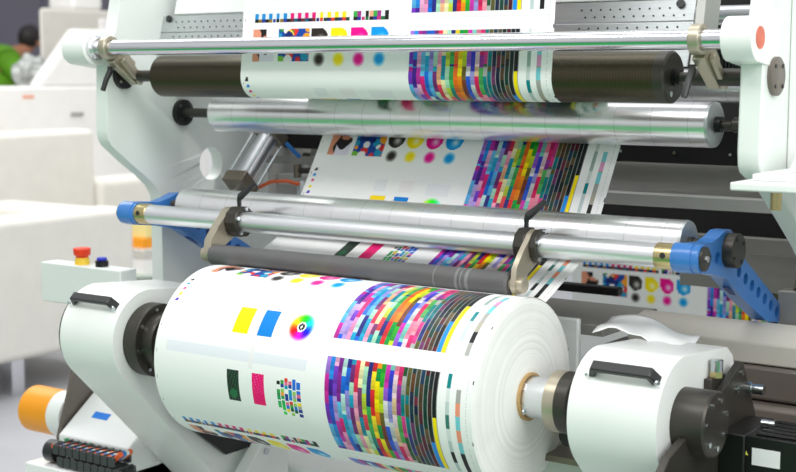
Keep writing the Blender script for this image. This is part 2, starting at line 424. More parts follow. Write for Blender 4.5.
MB().plate([(3.16, 1.49), (3.5, 1.49), (3.5, 1.25), (3.16, 1.25)], -2.70, -2.694, holes=[(3.33, 1.365, .02), (3.25, 1.455, .006), (3.29, 1.455, .006)]).build('inner_plate', M['lightgrey'], L_)
R_ = MB().plate(rf, -1.0, -.954).build('side_frame', M['frame'], PRESS, bevel=.004)
b = bo(-1.012, -.952).build('boss', M['white'], R_, bevel=.005, seg=3)
MB().lathe([(-.952, .021), (-.9505, .021)], 2.502, 1.713).build('sticker', M['sticker'], R_)['label'] = 'orange red round sticker'
c = MB().lathe([(-.954, .037), (-.946, .037), (-.944, .034)], 2.585, 1.642).build('cover_disc', M['taupe'], R_)
for a in range(4): MB().cylx(-.944, -.942, 2.585+.027*math.cos(PI/4+a*PI/2), 1.642+.027*math.sin(PI/4+a*PI/2), .004, 12).build('screw', M['black'], R_)
MB().box(-.954, -.80, 2.665, 3.3, 1.43, 2.15).build('side_cover', M['white'], R_, bevel=.004)
sh = MB().plate([(2.40, 1.438), (2.40, 1.453), (2.66, 1.453), (2.66, 1.438)], -.962, -.62).build('ledge', M['white_part'], R_, bevel=.003)
MB().box(-.94, -.64, 2.45, 2.66, 1.453, 1.466).build('ledge_plate', M['white_part'], R_, bevel=.003)
MB().plate([(-.90, 1.466), (-.87, 1.53), (-.82, 1.53), (-.80, 1.466)], 2.52, 2.66, axis=1).build('ledge_bracket', M['white_part'], R_, bevel=.003)
n_ = MB().cyl((-.955, 2.62, 1.44), (-.955, 2.62, 1.425), .022, n=24).build('foot_plate', M['bolt'], R_)
MB().cyl((-.955, 2.62, 1.425), (-.955, 2.62, 1.385), .011, n=16).build('fitting', M['brass'], R_)

# ------------------------------------------------------------------ upper guide bar with two clamp brackets
g = thing('guide_bar', (-1.86, 2.50, 1.69), 'polished round chrome bar across the top, in front of the black roller', 'bar')
MB().cylx(-2.70, -1.008, 2.50, 1.711, .0192).build('bar', M['chrome'], g)
def bar_clamp(x, name_label, lev):
    t = thing('clamp_bracket', (x, 2.55, 1.63), name_label, 'bracket', 'clamp brackets on the guide bar')
    # ring around the bar with an arm down to the roller shaft
    MB().tube_ring(x-.011, x+.011, 2.50, 1.711, .0194, .0295, 40).build('clamp_ring', M['tan'], t, bevel=.002)
    dy, dz = .083, -.071; ln = math.hypot(dy, dz); dy /= ln; dz /= ln; ny, nz = -dz, dy
    P0 = lambda s, w: (2.50+dy*s+ny*w, 1.711+dz*s+nz*w)
    MB().plate([P0(.026, .026), P0(.026, -.026), P0(.06, -.022), P0(.125, -.017), P0(.132, 0), P0(.125, .016), P0(.09, .018), P0(.085, .026), P0(.06, .026)], x-.014, x+.012).build('bracket_arm', M['tan'], t, bevel=.002)
    MB().obox((x+.018, *P0(.085, -.006)), (.006, 0, 0), (0, dy*.045, dz*.045), (0, ny*.008, nz*.008)).build('slide_bar', M['tan'], t, bevel=.002)
    MB().cylx(x+.024, x+.034, *P0(.118, 0), .009, 20).build('bearing', M['bolt'], t)
    a = Vector((x-.02, *P0(.055, -.03))); l = MB()
    l.tube([a+Vector((0, 0, .012)), a, a+Vector((-.002*lev, -.012, -.02)), a+Vector((-.006*lev, -.022, -.05))], [.006, .008, .007, .0065])
    l.build('clamp_lever', M['black'], t)
bar_clamp(-2.66, 'beige clamp bracket at the left end of the upper bar, beside the white boss', 1)
bar_clamp(-1.072, 'beige clamp bracket at the right end of the upper bar', 1)

# ------------------------------------------------------------------ rollers
def flange(mb, x, y, z, r=.034, d=1): return mb.lathe([(x, r), (x+.012*d, r), (x+.014*d, r-.003)], y, z, 40)
k = thing('web_roller', (-1.88, 2.583, 1.59), 'dark grooved roller carrying the uppermost printed sheet', 'roller')
MB().lathe([(-2.555, .046), (-2.549, .052), (-1.18, .052)], 2.583, 1.64, 96).build('barrel', M['grooved'], k, smooth=25)
e = MB().lathe([(-1.18, .0522), (-1.160, .0522), (-1.156, .048)], 2.583, 1.64, 96).build('end_disc', M['dark'], k)
MB().lathe([(-1.156, .017), (-1.15, .017), (-1.15, .0135), (-1.143, .0135)], 2.583, 1.64, 32).build('bearing_ring', M['blackmetal'], e)
MB().cylx(-1.156, -1.154, 2.567, 1.607, .006, 16).build('balance_hole', M['bolt'], e)
MB().cylx(-2.70, -2.57, 2.583, 1.64, .0145, 32).build('shaft', M['dark'], k)
MB().lathe([(-1.15, .010), (-1.12, .010), (-1.115, .017), (-1.0, .017)], 2.583, 1.64, 32).build('shaft', M['dark'], k)
f = flange(MB(), -2.70, 2.583, 1.64).build('flange', M['blackmetal'], k)
for a in range(4): MB().cylx(-2.688, -2.682, 2.583+.025*math.cos(.6+a*PI/2), 1.64+.025*math.sin(.6+a*PI/2), .0045, 12).build('bolt', M['bolt'], f)

k = thing('steel_roller', (-1.88, 2.80, 1.49), 'shiny bare steel roller just below the dark grooved roller', 'roller')
MB().lathe([(-2.562, .047), (-2.56, .049), (-1.163, .049)], 2.80, 1.54, 96).build('barrel', M['steel'], k, smooth=25)
e = MB().lathe([(-1.163, .049), (-1.157, .048), (-1.155, .045), (-1.155, .02)], 2.80, 1.54, 96).build('end_disc', M['perf'], k)
MB().lathe([(-1.158, .017), (-1.142, .017), (-1.142, .011)], 2.80, 1.54, 32).build('lock_nut', M['blackmetal'], e)
MB().cylx(-2.70, -2.57, 2.80, 1.54, .0125, 32).build('shaft', M['dark'], k)
MB().lathe([(-1.145, .008), (-1.12, .008), (-1.115, .016), (-1.0, .016)], 2.80, 1.54, 32).build('shaft', M['dark'], k)
f = flange(MB(), -2.70, 2.80, 1.54, .036).build('flange', M['blackmetal'], k)
for a in range(4): MB().cylx(-2.688, -2.682, 2.80+.026*math.cos(.8+a*PI/2), 1.54+.026*math.sin(.8+a*PI/2), .0045, 12).build('bolt', M['bolt'], f)

SY, SZ, SR = 2.661, 1.302, .048
k = thing('steel_roller', (-1.87, SY, SZ-.05), 'shiny steel roller held between the two blue arms, above the grey rubber roller', 'roller')
MB().lathe([(-2.552, .046), (-2.55, SR), (-1.155, SR)], SY, SZ, 96).build('barrel', M['steel'], k, smooth=25)
e = MB().lathe([(-1.155, SR), (-1.15, SR-.002), (-1.15, .02)], SY, SZ, 96).build('end_disc', M['perf'], k)
MB().lathe([(-1.15, .014), (-1.14, .014), (-1.14, .011), (-1.11, .011)], SY, SZ, 32).build('shaft', M['dark'], k)
MB().lathe([(-2.55, .014), (-2.60, .014)], SY, SZ, 32).build('shaft', M['dark'], k)

# ------------------------------------------------------------------ blue swing arms
def circ(cy, cz, r, a0, a1, n=12): return arc(cy, cz, r, a0, a1, n)
armprof = (circ(2.545, 1.289, .031, 250, 110)[::1] + [(2.585, 1.315), (2.62, 1.312), (2.66, 1.320), (2.69, 1.330), (2.72, 1.330), (2.755, 1.310), (2.775, 1.275)]
           + [(3.03, 1.130), (3.045, 1.110), (3.035, 1.090), (2.94, 1.108), (2.80, 1.175), (2.70, 1.232), (2.62, 1.250)])
holes = [(2.772+i*.0385, 1.2365-i*.0195, .0125) for i in range(7)]+[(2.612, 1.282, .0115), (2.655, 1.278, .0125)]
def swing_arm(x0, x1, label, s):
    t = thing('swing_arm', ((x0+x1)/2, 2.8, 1.09), label, 'swing arm', 'blue swing arms')
    MB().plate(armprof, x0, x1, holes).build('arm_plate', M['blue'], t, bevel=.003)
    xo = x1 if s > 0 else x0
    MB().plate([(2.74, 1.205), (2.75, 1.27), (3.03, 1.125), (3.02, 1.095), (2.93, 1.115)], (x0+x1)/2-.006, (x0+x1)/2+.006).build('arm_web', M['blue_dark'], t)
    MB().lathe([(xo-s*.042, .029), (xo+s*.014, .029), (xo+s*.016, .027)], 2.545, 1.289, 40).build('arm_cap', M['blue'], t)
    d = MB().lathe([(xo+s*.016, .024), (xo+s*.021, .024), (xo+s*.022, .022)], 2.545, 1.289, 40).build('cap_disc', M['dark'], t)
    MB().cylx(xo+s*.022, xo+s*.026, 2.545, 1.289, .007, 6).build('bolt', M['bolt'], d)
    d = MB().lathe([(xo, .036), (xo+s*.022, .036), (xo+s*.024, .034)], 2.71, 1.288, 48).build('pivot_disc', M['dark'], t)
    for a in range(4): MB().cylx(xo+s*.024, xo+s*.026, 2.71+.027*math.cos(.5+a*PI/2), 1.288+.027*math.sin(.5+a*PI/2), .004, 12).build('bolt', M['black'], d)
swing_arm(-1.118, -1.085, 'blue swing arm with lightening holes at the right end of the round bar', 1)
swing_arm(-2.648, -2.615, 'blue swing arm at the left end of the round bar, against the pale frame', -1)

# ------------------------------------------------------------------ cross bar with clamp collars and levers
t = thing('cross_bar', (-1.86, 2.56, 1.26), 'smooth aluminium bar in front of the lower steel roller, between blue caps', 'bar')
MB().lathe([(-2.60, .0245), (-1.165, .0245)], 2.545, 1.289, 48).build('bar', M['satin'], t)
for x0, x1 in ((-2.61, -2.568), (-1.165, -1.122)):
    e = MB().lathe([(x0, .0265), (x1, .0265)], 2.545, 1.289, 40).build('end_sleeve', M['brass'], t, bevel=.002)
    MB().cyl(((x0+x1)/2, 2.545-.0275, 1.289+.004), ((x0+x1)/2, 2.53, 1.287+.004), .006, n=16).build('set_screw', M['black'], e)
RY, RZ, RR = 2.476, 1.214, .0248
def lay_arm(x, label, side):
    t = thing('roller_arm', (x, 2.51, 1.18), label, 'arm', 'arms holding the rubber roller')
    if side < 0: c0, c1, p0, p1 = x, x+.036, x-.022, x
    else: c0, c1, p0, p1 = x-.026, x, x, x+.012
    c = MB().tube_ring(c0, c1, 2.545, 1.289, .0248, .038, 10).build('clamp_collar', M['dark'], t, bevel=.003)
    if side > 0: MB().tube_ring(p1, p1+.016, 2.545, 1.289, .0248, .036, 10).build('clamp_half', M['dark'], c, bevel=.003)
    xb = c1 if side < 0 else p1+.016
    for a in range(5): MB().cylx(xb, xb+.006, 2.545+.031*math.cos(.3+a*2*PI/5), 1.289+.031*math.sin(.3+a*2*PI/5), .005, 10).build('bolt', M['bolt'], c)
    pr = circ(2.545, 1.289, .034, 20, 150, 10)+[(2.49, 1.282), (2.463, 1.25)]+circ(RY, RZ, .0195, 150, 330, 10)+[(2.51, 1.232), (2.55, 1.252)]
    MB().plate(pr, p0, p1, [(2.545, 1.289, .0252)]).build('arm_plate', M['tan'], t, bevel=.0015)
    xe = p1 if side > 0 else p0
    MB().lathe([(xe, .0165), (xe+.012*side, .0165), (xe+.014*side, .013)], RY, RZ, 24).build('pivot_boss', M['tan'], t)
    a = Vector(((c0+c1)/2, 2.545, 1.289+.037))
    MB().tube([a, a+Vector((0, 0, .016)), a+Vector((.004, 0, .024)), a+Vector((.022, .01, .042)), a+Vector((.036, .016, .056))], [.005, .006, .009, .007, .0065]).build('clamp_lever', M['black'], t)
lay_arm(-2.285, 'left arm with dark collar and black lever, holding the rubber roller', -1)
lay_arm(-1.452, 'right arm with dark collar and black lever, holding the rubber roller', 1)

t = thing('rubber_roller', (-1.88, RY, RZ-.025), 'dark grey rubber roller pressing on top of the printed paper roll', 'roller')
MB().lathe([(-2.292, .020), (-2.288, RR), (-1.464, RR), (-1.46, .020)], RY, RZ, 64).build('sleeve', M['rubber'], t)
for x0, x1 in ((-1.585, -1.579), (-1.572, -1.569), (-1.56, -1.552), (-1.64, -1.637)): MB().lathe([(x0, RR+.0003), (x1, RR+.0003)], RY, RZ, 64).build('wear_band', M['rubber_worn'], t)
MB().lathe([(-2.306, .015), (-2.292, .015)], RY, RZ, 32).build('end_bearing', M['tan'], t)
MB().lathe([(-1.46, .013), (-1.454, .013)], RY, RZ, 32).build('end_bearing', M['tan'], t)

# ------------------------------------------------------------------ paper roll
AY, AZ, AR = 2.414, 1.0, .1985
roll = thing('paper_roll', (-1.81, AY, AZ), 'big roll of printed white paper covered in colour test charts', 'paper roll')
ang = [(AY-AR*math.cos(math.radians(a)), AZ+AR*math.sin(math.radians(a))) for a in range(150, -211, -2)]
web('printed_layer', ang, math.radians(150)*AR, M['print'], roll)
m = MB(); 
prof = [(XR-.0005, .198)]
rg = random.Random(4)
for i in range(1, 31):
    r = .198-(.198-.049)*i/30
    prof.append((XR+.001+.011*(i/30)**.7+rg.uniform(-.0004, .0004), r))
m.rings([[(x, AY+r*math.cos(2*PI*j/96), AZ+r*math.sin(2*PI*j/96)) for j in range(96)] for x, r in prof], cap=False)
m.build('wound_edge', M['rolledge'], roll, smooth=60)
m = MB().rings([[(XL+.0005, AY+r*math.cos(2*PI*j/96), AZ+r*math.sin(2*PI*j/96)) for j in range(96)] for r in (.198, .049)], cap=False)
m.build('wound_edge', M['rolledge'], roll, smooth=60)
MB().tube_ring(XL-.01, XR+.018, AY, AZ, .0435, .049, 48).build('core', M['core'], roll)['label'] = 'brown cardboard core'

# ------------------------------------------------------------------ winding arms
wp = arc(AY, AZ, .122, 90, 225, 28)+[(2.705, .537), (2.79, .452), (2.94, .452), (2.94, .60), (2.82, .78), (2.70, .98), (2.67, 1.04), (2.65, 1.085), (2.62, 1.106)]
def bridge_handle(x0, x1, parent):
    n = Vector((0, -.69, .72)); tg = Vector((0, .72, .69)); o = Vector((0, AY, AZ))+n*.121
    m = MB(); w = .011
    pr = [(x0, 0), (x0+.012, .028), (x1-.012, .028), (x1, 0), (x1-.014, 0), (x1-.021, .017), (x0+.021, .017), (x0+.014, 0)]
    A = [m.bm.verts.new(Vector((x, 0, 0))+o+n*h-tg*w) for x, h in pr]; B = [m.bm.verts.new(Vector((x, 0, 0))+o+n*h+tg*w) for x, h in pr]
    k = len(pr)
    for i in range(k): m.bm.faces.new([A[i], A[(i+1)%k], B[(i+1)%k], B[i]])
    for S in (A, B):
        for q in ((0,1,6,7), (1,2,5,6), (2,3,4,5)): m.bm.faces.new([S[i] for i in q])
    h = m.build('handle', M['black'], parent, bevel=.0025)
    for x in (x0+.006, x1-.006):
        c = Vector((x, 0, 0))+o+n*.012-tg*w
        dx = .004 if x > (x0+x1)/2 else -.004
        MB().cyl(c+Vector((dx, 0, 0)), c+Vector((dx*2, 0, 0))-tg*.003, .0055, n=12).build('bolt', M['bolt'], h)
    h['label'] = 'black bridge handle'
LA = thing('winding_arm', (-2.555, 3.0, .25), 'white winding arm with round drum head at the left end of the paper roll', 'winding arm', 'white winding arms')
MB().plate(wp, -2.635, -2.45).build('arm_body', M['white'], LA, bevel=.008, seg=3)
MB().lathe([(-2.65, .112), (-2.635, .112)], AY, AZ, 64).build('end_cover', M['black'], LA)
bridge_handle(-2.622, -2.468, LA)
h = MB().tube_ring(-2.45, -2.408, AY, AZ, .055, .090, 64).build('hub_ring', M['dark'], LA, bevel=.002)
for a in range(8): MB().cylx(-2.408, -2.405, AY+.078*math.cos(a*PI/4+.2), AZ+.078*math.sin(a*PI/4+.2), .005, 12).build('bolt', M['bolt'], h)
MB().lathe([(-2.45, .072), (-2.38, .072), (-2.375, .068), (-2.375, .060), (-2.34, .060), (-2.335, .056)], AY, AZ, 64).build('hub', M['dark'], LA)
MB().cylx(-2.335, -2.2, AY, AZ, .042, 48).build('chuck', M['alu'], LA)
RA = thing('winding_arm', (-1.135, 3.0, .25), 'white winding arm with round drum head at the right, holding the roll core', 'winding arm', 'white winding arms')
MB().plate(wp, -1.228, -1.046).build('arm_body', M['white'], RA, bevel=.008, seg=3)
bridge_handle(-1.20, -1.055, RA)
MB().lathe([(-1.262, .061), (-1.257, .055), (-1.25, .055), (-1.248, .060), (-1.226, .060)], AY, AZ, 64).build('hub_ring', M['blackmetal'], RA)
MB().lathe([(-1.292, .062), (-1.266, .062), (-1.262, .058)], AY, AZ, 64).build('hub', M['dark'], RA)
MB().lathe([(-1.318, .059), (-1.316, .062), (-1.292, .062)], AY, AZ, 64).build('hub_collar', M['tan'], RA)
ch = MB().lathe([(-1.46, .036), (-1.44, .042), (-1.31, .042)], AY, AZ, 48).build('chuck', M['alu'], RA)
for a in range(6):
    q = a*PI/3+.35
    MB().obox((-1.39, AY+.040*math.cos(q), AZ+.040*math.sin(q)), (.022, 0, 0), (0, .003*math.cos(q), .003*math.sin(q)), (0, -.008*math.sin(q), .008*math.cos(q))).build('grip_jaw', M['chrome'], ch)
MB().cyl((-1.372, AY-.034, AZ-.022), (-1.372, AY-.039, AZ-.0255), .006, n=16).build('set_screw', M['bolt'], ch)
cp = MB().lathe([(-1.046, .063), (-.984, .063), (-.980, .060)], AY, AZ, 64).build('end_cap', M['dark'], RA)
for a in range(7): MB().cylx(-.980, -.977, AY+.046*math.cos(a*2*PI/7+.3), AZ+.046*math.sin(a*2*PI/7+.3), .0052, 12).build('bolt', M['bolt'], cp)
MB().cylx(-1.046, -1.043, 2.372, .905, .012, 24).build('plug', M['white_part'], RA)

# servo motor on its dark plate
t = thing('servo_motor', (-.80, 2.58, .79), 'black servo motor on a pointed dark plate beside the right winding arm', 'motor')
MB().plate([(2.612, 1.075), (2.622, 1.08), (2.632, 1.072), (2.74, .90), (2.66, .80), (2.26, .80), (2.24, .925), (2.285, .962), (2.42, 1.00)], -1.03, -1.014).build('mounting_plate', M['dark'], t, bevel=.002)
MB().box(-1.0455, -1.03, 2.505, 2.575, 1.015, 1.063).build('spacer_block', M['dark'], t, bevel=.002)
MB().cyl((-1.03, 2.53, 1.063), (-1.03, 2.53, 1.075), .013, n=6).build('nut', M['brass'], t)
MB().cyl((-1.03, 2.53, 1.075), (-1.03, 2.53, 1.097), .0125, n=24).build('socket_bolt', M['bolt'], t)
MB().lathe([(-1.014, .013), (-1.004, .013), (-1.004, .0105), (-.98, .0105)], 2.655, 1.02, 24).build('socket_bolt', M['bolt'], t)
MB().cylx(-1.014, -1.011, 2.619, 1.058, .006, 16).build('screw', M['bolt'], t)
MB().cylx(-1.014, -1.011, 2.595, 1.028, .006, 16).build('screw', M['bolt'], t)
bd = MB().box(-.975, -.62, 2.52, 2.66, .80, .960)
for i in range(5): bd.box(-.95, -.62, 2.535+i*.026, 2.547+i*.026, .960, .965)
bd = bd.build('motor_body', M['blackmetal'], t, bevel=.003)
MB().box(-1.014, -.962, 2.51, 2.67, .79, .962).build('motor_flange', M['blackmetal'], t, bevel=.003)
MB().box(-.95, -.895, 2.5185, 2.52, .905, .938).build('label_plate', M['label'], bd)['label'] = 'blank white label'
MB().plate([(-.971, .922), (-.958, .922), (-.9645, .934)], 2.5185, 2.52, axis=1).build('warning_sticker', mat('lemon sticker', (226, 226, 90), .5), bd)['label'] = 'small yellow warning triangle'
MB().lathe([(-.962, .009), (-.935, .009)], 2.60, .967, 20).build('socket_bolt', M['bolt'], t)
MB().box(-1.0455, -1.014, 2.28, 2.33, .885, .918).build('spacer_block', M['dark'], t, bevel=.002)
MB().cyl((-1.03, 2.305, .918), (-1.03, 2.305, .945), .0135, n=24).build('socket_bolt', M['bolt'], t)

# ------------------------------------------------------------------ the paper web
def tangent_web(pts): return pts
th = math.radians
# upper run: down to the dark roller, round its front and away to the back
d0 = (2.583, 1.64); r0 = .0527
up = [(2.575, 2.06), (2.545, 1.80)]
a_in = 187
wrap = [(d0[0]+r0*math.cos(th(a)), d0[1]+r0*math.sin(th(a))) for a in range(a_in-22, 281, 3)]
pth = up+wrap+[(2.92, 1.600), (2.96, 1.612), (2.965, 1.63)]
# print position: strip top (v = -.139) sits at z = 1.783
dist = lambda a, b: math.hypot(a[0]-b[0], a[1]-b[1])
zt = 1.783; s_strip = dist(pth[0], (2.545, 1.80))+ (1.80-zt)*1.003
tag(web('paper_sheet', pth, -.139+s_strip, M['print'], shift=-.010), 'printed paper sheet coming down over the dark grooved roller at the top', 'paper sheet')
# lower run: behind the steel roller, under the lower steel roller and on to the paper roll
dr = Vector((.526, .8505))
nrm = Vector((.8505, -.526))
c0 = Vector((SY, SZ))
tp = c0+nrm*(SR+.0006)
lowp = [tuple(tp+dr*.33)]
a0 = math.degrees(math.atan2(nrm[1], nrm[0]))
for a in np.arange(a0, -75, -4): lowp.append((SY+(SR+.0006)*math.cos(th(a)), SZ+(SR+.0006)*math.sin(th(a))))
nip_a = 104
lowp += [(AY-(AR+.0008)*math.cos(th(a)), AZ+(AR+.0008)*math.sin(th(a))) for a in (116, 112, 108, nip_a)]
Lw = sum(dist(a, b) for a, b in zip(lowp, lowp[1:]))
tag(web('paper_sheet', lowp, th(nip_a)*AR+Lw-.048, M['print']), 'printed paper sheet slanting down behind the lower steel roller to the big roll', 'paper sheet')
# far run, deep inside the press
tag(web('paper_sheet', [(4.2, 1.11), (4.2, .004)], -.139+.098, M['print'], dx=CH/2, step=.005), 'printed paper sheet far back, under the blue arm at the right', 'paper sheet')

# ------------------------------------------------------------------ panels behind the upper web
tl = Vector((0, .28, 1)).normalized()
def pan(x0, x1, s0, s1, th_=.004, off=0):
    y0, z0 = 2.705-off, 1.68
    return MB().plate([(y0+tl.y*s0, z0+tl.z*s0), (y0+tl.y*s1, z0+tl.z*s1), (y0+th_+tl.y*s1, z0+tl.z*s1), (y0+th_+tl.y*s0, z0+tl.z*s0)], x0, x1)
t = pan(-2.70, -1.18, .078, .124).build('perforated_panel', M['perf'], PRESS, bevel=.001)
pan(-2.70, -1.18, -.02, .076).build('lower_strip', M['perf'], t, bevel=.001)
hm = MB()
for row, s in enumerate((.065, .090, .106)):
    for i in range(64):
        x = -2.65+i*.0228+(row % 2)*.011
        if XL+.05 < x < XR-.06: continue
        c = Vector((x, 2.705+tl.y*s, 1.68+tl.z*s)); nn = Vector((0, -tl.z, tl.y))
        hm.cyl(c, c+nn*.0012, .0022, n=8)
hm.build('hole_rows', M['dark'], t)
for x in (-2.675, -1.212):
    c = Vector((x, 2.705+tl.y*.114, 1.68+tl.z*.114)); nn = Vector((0, -tl.z, tl.y))
    MB().cyl(c, c+nn*.006, .009, n=20).build('bolt', M['black'], t)
pan(-2.66, -1.2, .126, .40, .02, .004).build('cover_panel', M['white_part'], PRESS, bevel=.003)
t = MB().plate([(2.70, 1.655), (2.72, 1.72), (2.80, 2.1), (2.88, 2.1), (2.80, 1.72), (2.78, 1.655)], -1.178, -1.158).build('support_plate', M['lightgrey'], PRESS, bevel=.003)

# rollers and beams deep in the press
def back_roller(y, z, r, label, x0=-2.69, x1=-1.005, m='steel', sr=.012):
    t = thing('idler_roller', ((x0+x1)/2, y, z-r), label, 'roller')
    MB().lathe([(x0+.06, r-.003), (x0+.063, r), (x1-.04, r), (x1-.038, r-.003)], y, z, 64).build('barrel', M[m], t)
    MB().cylx(x0, x0+.06, y, z, sr, 24).build('shaft', M['dark'], t); MB().cylx(x1-.04, x1, y, z, sr, 24).build('shaft', M['dark'], t)
    return t
back_roller(3.05, 1.778, .022, 'shiny roller at the top right behind the clamp bracket', m='alu')
back_roller(3.12, 1.618, .04, 'shiny roller glimpsed between the dark grooved roller and the steel one')
back_roller(3.32, 1.395, .052, 'satin grey roller in the dark gap right of the slanting sheet', m='grey')
t = MB()
for i in range(26): t.box(-1.20+i*.0075, -1.1965+i*.0075, 2.80, 2.86, 1.655, 1.70)
t.box(-1.21, -1.0, 2.81, 2.85, 1.66, 1.695)
tag(t.build('ribbed_hose_guide', M['black']), 'black ribbed guide beside the shaft of the dark roller at right', 'cable guide')
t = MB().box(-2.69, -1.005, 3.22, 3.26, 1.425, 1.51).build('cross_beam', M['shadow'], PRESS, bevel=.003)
for i in range(9): MB().cyl((-2.5+i*.145+.05, 3.22, 1.452), (-2.5+i*.145+.05, 3.216, 1.452), .004, n=10).build('screw', M['bolt'], t)
MB().box(-2.69, -1.005, 3.19, 3.24, 1.318, 1.350).build('cross_beam', M['lightgrey'], PRESS, bevel=.003)
MB().box(-2.69, -1.005, 3.40, 3.43, 1.19, 1.232).build('cross_beam', M['grey'], PRESS, bevel=.003)
MB().box(-2.69, -1.005, 3.60, 3.64, 1.19, 2.1).build('back_panel', M['shadow'], PRESS)  # black sheet added behind the rollers; its colour stands in for cavity shade
MB().box(-1.52, -1.005, 3.46, 3.48, 1.085, 1.20).build('guard_panel', M['grey'], PRESS, bevel=.002)

# lower machine body behind the roll
MB().box(-2.69, -1.0, 2.97, 3.5, 0, .55).build('machine_base', M['white'], PRESS, bevel=.01)
MB().box(-1.95, -1.40, 2.66, 2.675, .62, 1.12).build('guard_panel', M['white_part'], PRESS, bevel=.004)
tag(MB().box(-1.72, -1.38, 2.74, 3.02, 1.070, 1.095).build('tray', M['grey'], None, bevel=.003), 'grey metal tray behind the right end of the big roll', 'tray')
tag(MB().box(-1.76, -1.49, 3.03, 3.06, 1.112, 1.132).build('cross_bar', M['blackmetal'], None, bevel=.003), 'short black bar behind the grey tray under the aluminium bar', 'bar')
MB().plate([(2.84, 1.03), (2.84, 1.075), (2.87, 1.10), (2.92, 1.108), (2.98, 1.095), (2.98, 1.03)], -1.37, -.72).build('cover', M['beige'], PRESS, bevel=.004)
MB().box(-1.45, -.66, 2.83, 2.99, .955, 1.028).build('cross_beam', M['taupe'], PRESS, bevel=.008)
MB().box(-1.45, -.66, 2.80, 2.95, .88, .952).build('cross_beam', M['taupe'], PRESS, bevel=.012)
MB().box(-.93, -.62, 2.96, 3.0, .3, .875).build('base_cover', M['lightgrey'], PRESS, bevel=.006)

# loose paper scrap on the right winding arm
n_, m_ = 14, 10; s = MB(); vs = []
for i in range(n_+1):
    row = []
    for j in range(m_+1):
        u, v = i/n_, j/m_
        x = -1.315+.21*u-.02*v; y = 2.56+.13*v+.02*math.sin(u*5)
        z = 1.112+.007*math.sin(u*4+.5)+.014*v+.004*math.sin(v*6+u*7)-.008*u+(.008*(1-v)*math.sin(u*9)**2)
        row.append(s.bm.verts.new((x, y, z)))
    vs.append(row)
for i in range(n_):
    for j in range(m_): s.bm.faces.new([vs[i][j], vs[i+1][j], vs[i+1][j+1], vs[i][j+1]])
o = s.build('paper_scrap', M['paper'], None); sd = o.modifiers.new('thick', 'SOLIDIFY'); sd.thickness = .0015
tag(o, 'crumpled white paper scrap lying behind the right drum', 'paper scrap')

# ------------------------------------------------------------------ pneumatic cylinders
def air_cylinder(c0, c1, label, sq=.037, br=.030):
    c0, c1 = Vector(c0), Vector(c1); d = (c1-c0).normalized(); x = Vector((1, 0, 0)); n = d.cross(x)
    t = thing('pneumatic_cylinder', c0-Vector((0, 0, .05)), label, 'cylinder')
    MB().cyl(c0, c1, br).build('barrel', M['alu'], t)
    for c, nm in ((c0, 'end_block'), (c1, 'end_block')): MB().obox(c, d*.018, x*sq, n*sq).build(nm, M['bronze'], t, bevel=.003)
    for a, b_ in ((1, 1), (1, -1), (-1, 1), (-1, -1)): MB().cyl(c0+x*a*.031+n*b_*.031, c1+x*a*.031+n*b_*.031, .0042, n=10).build('tie_rod', M['bolt'], t)
    MB().cyl(c0-d*.075, c0-d*.018, .011, n=20).build('piston_rod', M['chrome'], t)
    MB().cyl(c1+d*.018, c1+d*.03, .02, n=20).build('end_nut', M['dark'], t)
    return t
air_cylinder((-2.60, 2.925, 1.342), (-2.60, 3.055, 1.475), 'tilted air cylinder with silver barrel beside the round hole of the left frame')
t = thing('fitting_bracket', (-2.5, 3.15, 1.3), 'small grey bracket with valve fitting right of the air cylinder', 'bracket')
MB().box(-2.69, -2.40, 3.14, 3.155, 1.385, 1.408).build('cross_strip', M['grey'], t)
MB().cyl((-2.52, 3.08, 1.372), (-2.38, 3.09, 1.378), .008, n=16).build('rod', M['dark'], t)
MB().cyl((-2.50, 3.08, 1.30), (-2.50, 3.08, 1.345), .02, n=24).build('valve_body', M['alu'], t)
MB().cyl((-2.522, 3.08, 1.352), (-2.522, 3.08, 1.39), .011, n=16).build('valve_neck', M['bronze'], t)
MB().cyl((-2.478, 3.12, 1.28), (-2.478, 3.12, 1.345), .015, n=16).build('valve_stem', M['dark'], t)
MB().tube([(-2.50, 3.06, 1.335), (-2.53, 3.04, 1.345), (-2.57, 3.02, 1.342), (-2.60, 3.0, 1.325)], .005).build('red_hose', M['cable_orange'], t)
MB().tube([(-2.555, 3.07, 1.45), (-2.54, 3.08, 1.43), (-2.53, 3.10, 1.41)], .006).build('blue_hose', M['cable_blue'], t)
t = thing('rod_end', (-1.06, 3.03, 1.10), 'brushed metal rod end with yellow sticker, behind the right blue arm', 'rod end')
d = Vector((0, .1, .2)).normalized(); c = Vector((-1.045, 3.045, 1.165))
MB().cyl(c, c+d*.045, .018, .020, n=24).build('rod_socket', M['bronze'], t)
MB().cyl(c+d*.045, c+d*.06, .023, n=24).build('lock_collar', M['tan'], t)
MB().cyl(c+d*.06, c+d*.16, .009, n=16).build('rod', M['chrome'], t)
MB().box(-1.09, -1.012, 3.02, 3.07, 1.085, 1.165).build('rod_bracket', M['grey'], t, bevel=.003)
MB().plate([(-1.052, 1.178), (-1.036, 1.178), (-1.044, 1.192)], 3.026, 3.03, axis=1).build('warning_sticker', M['yellow'], t)

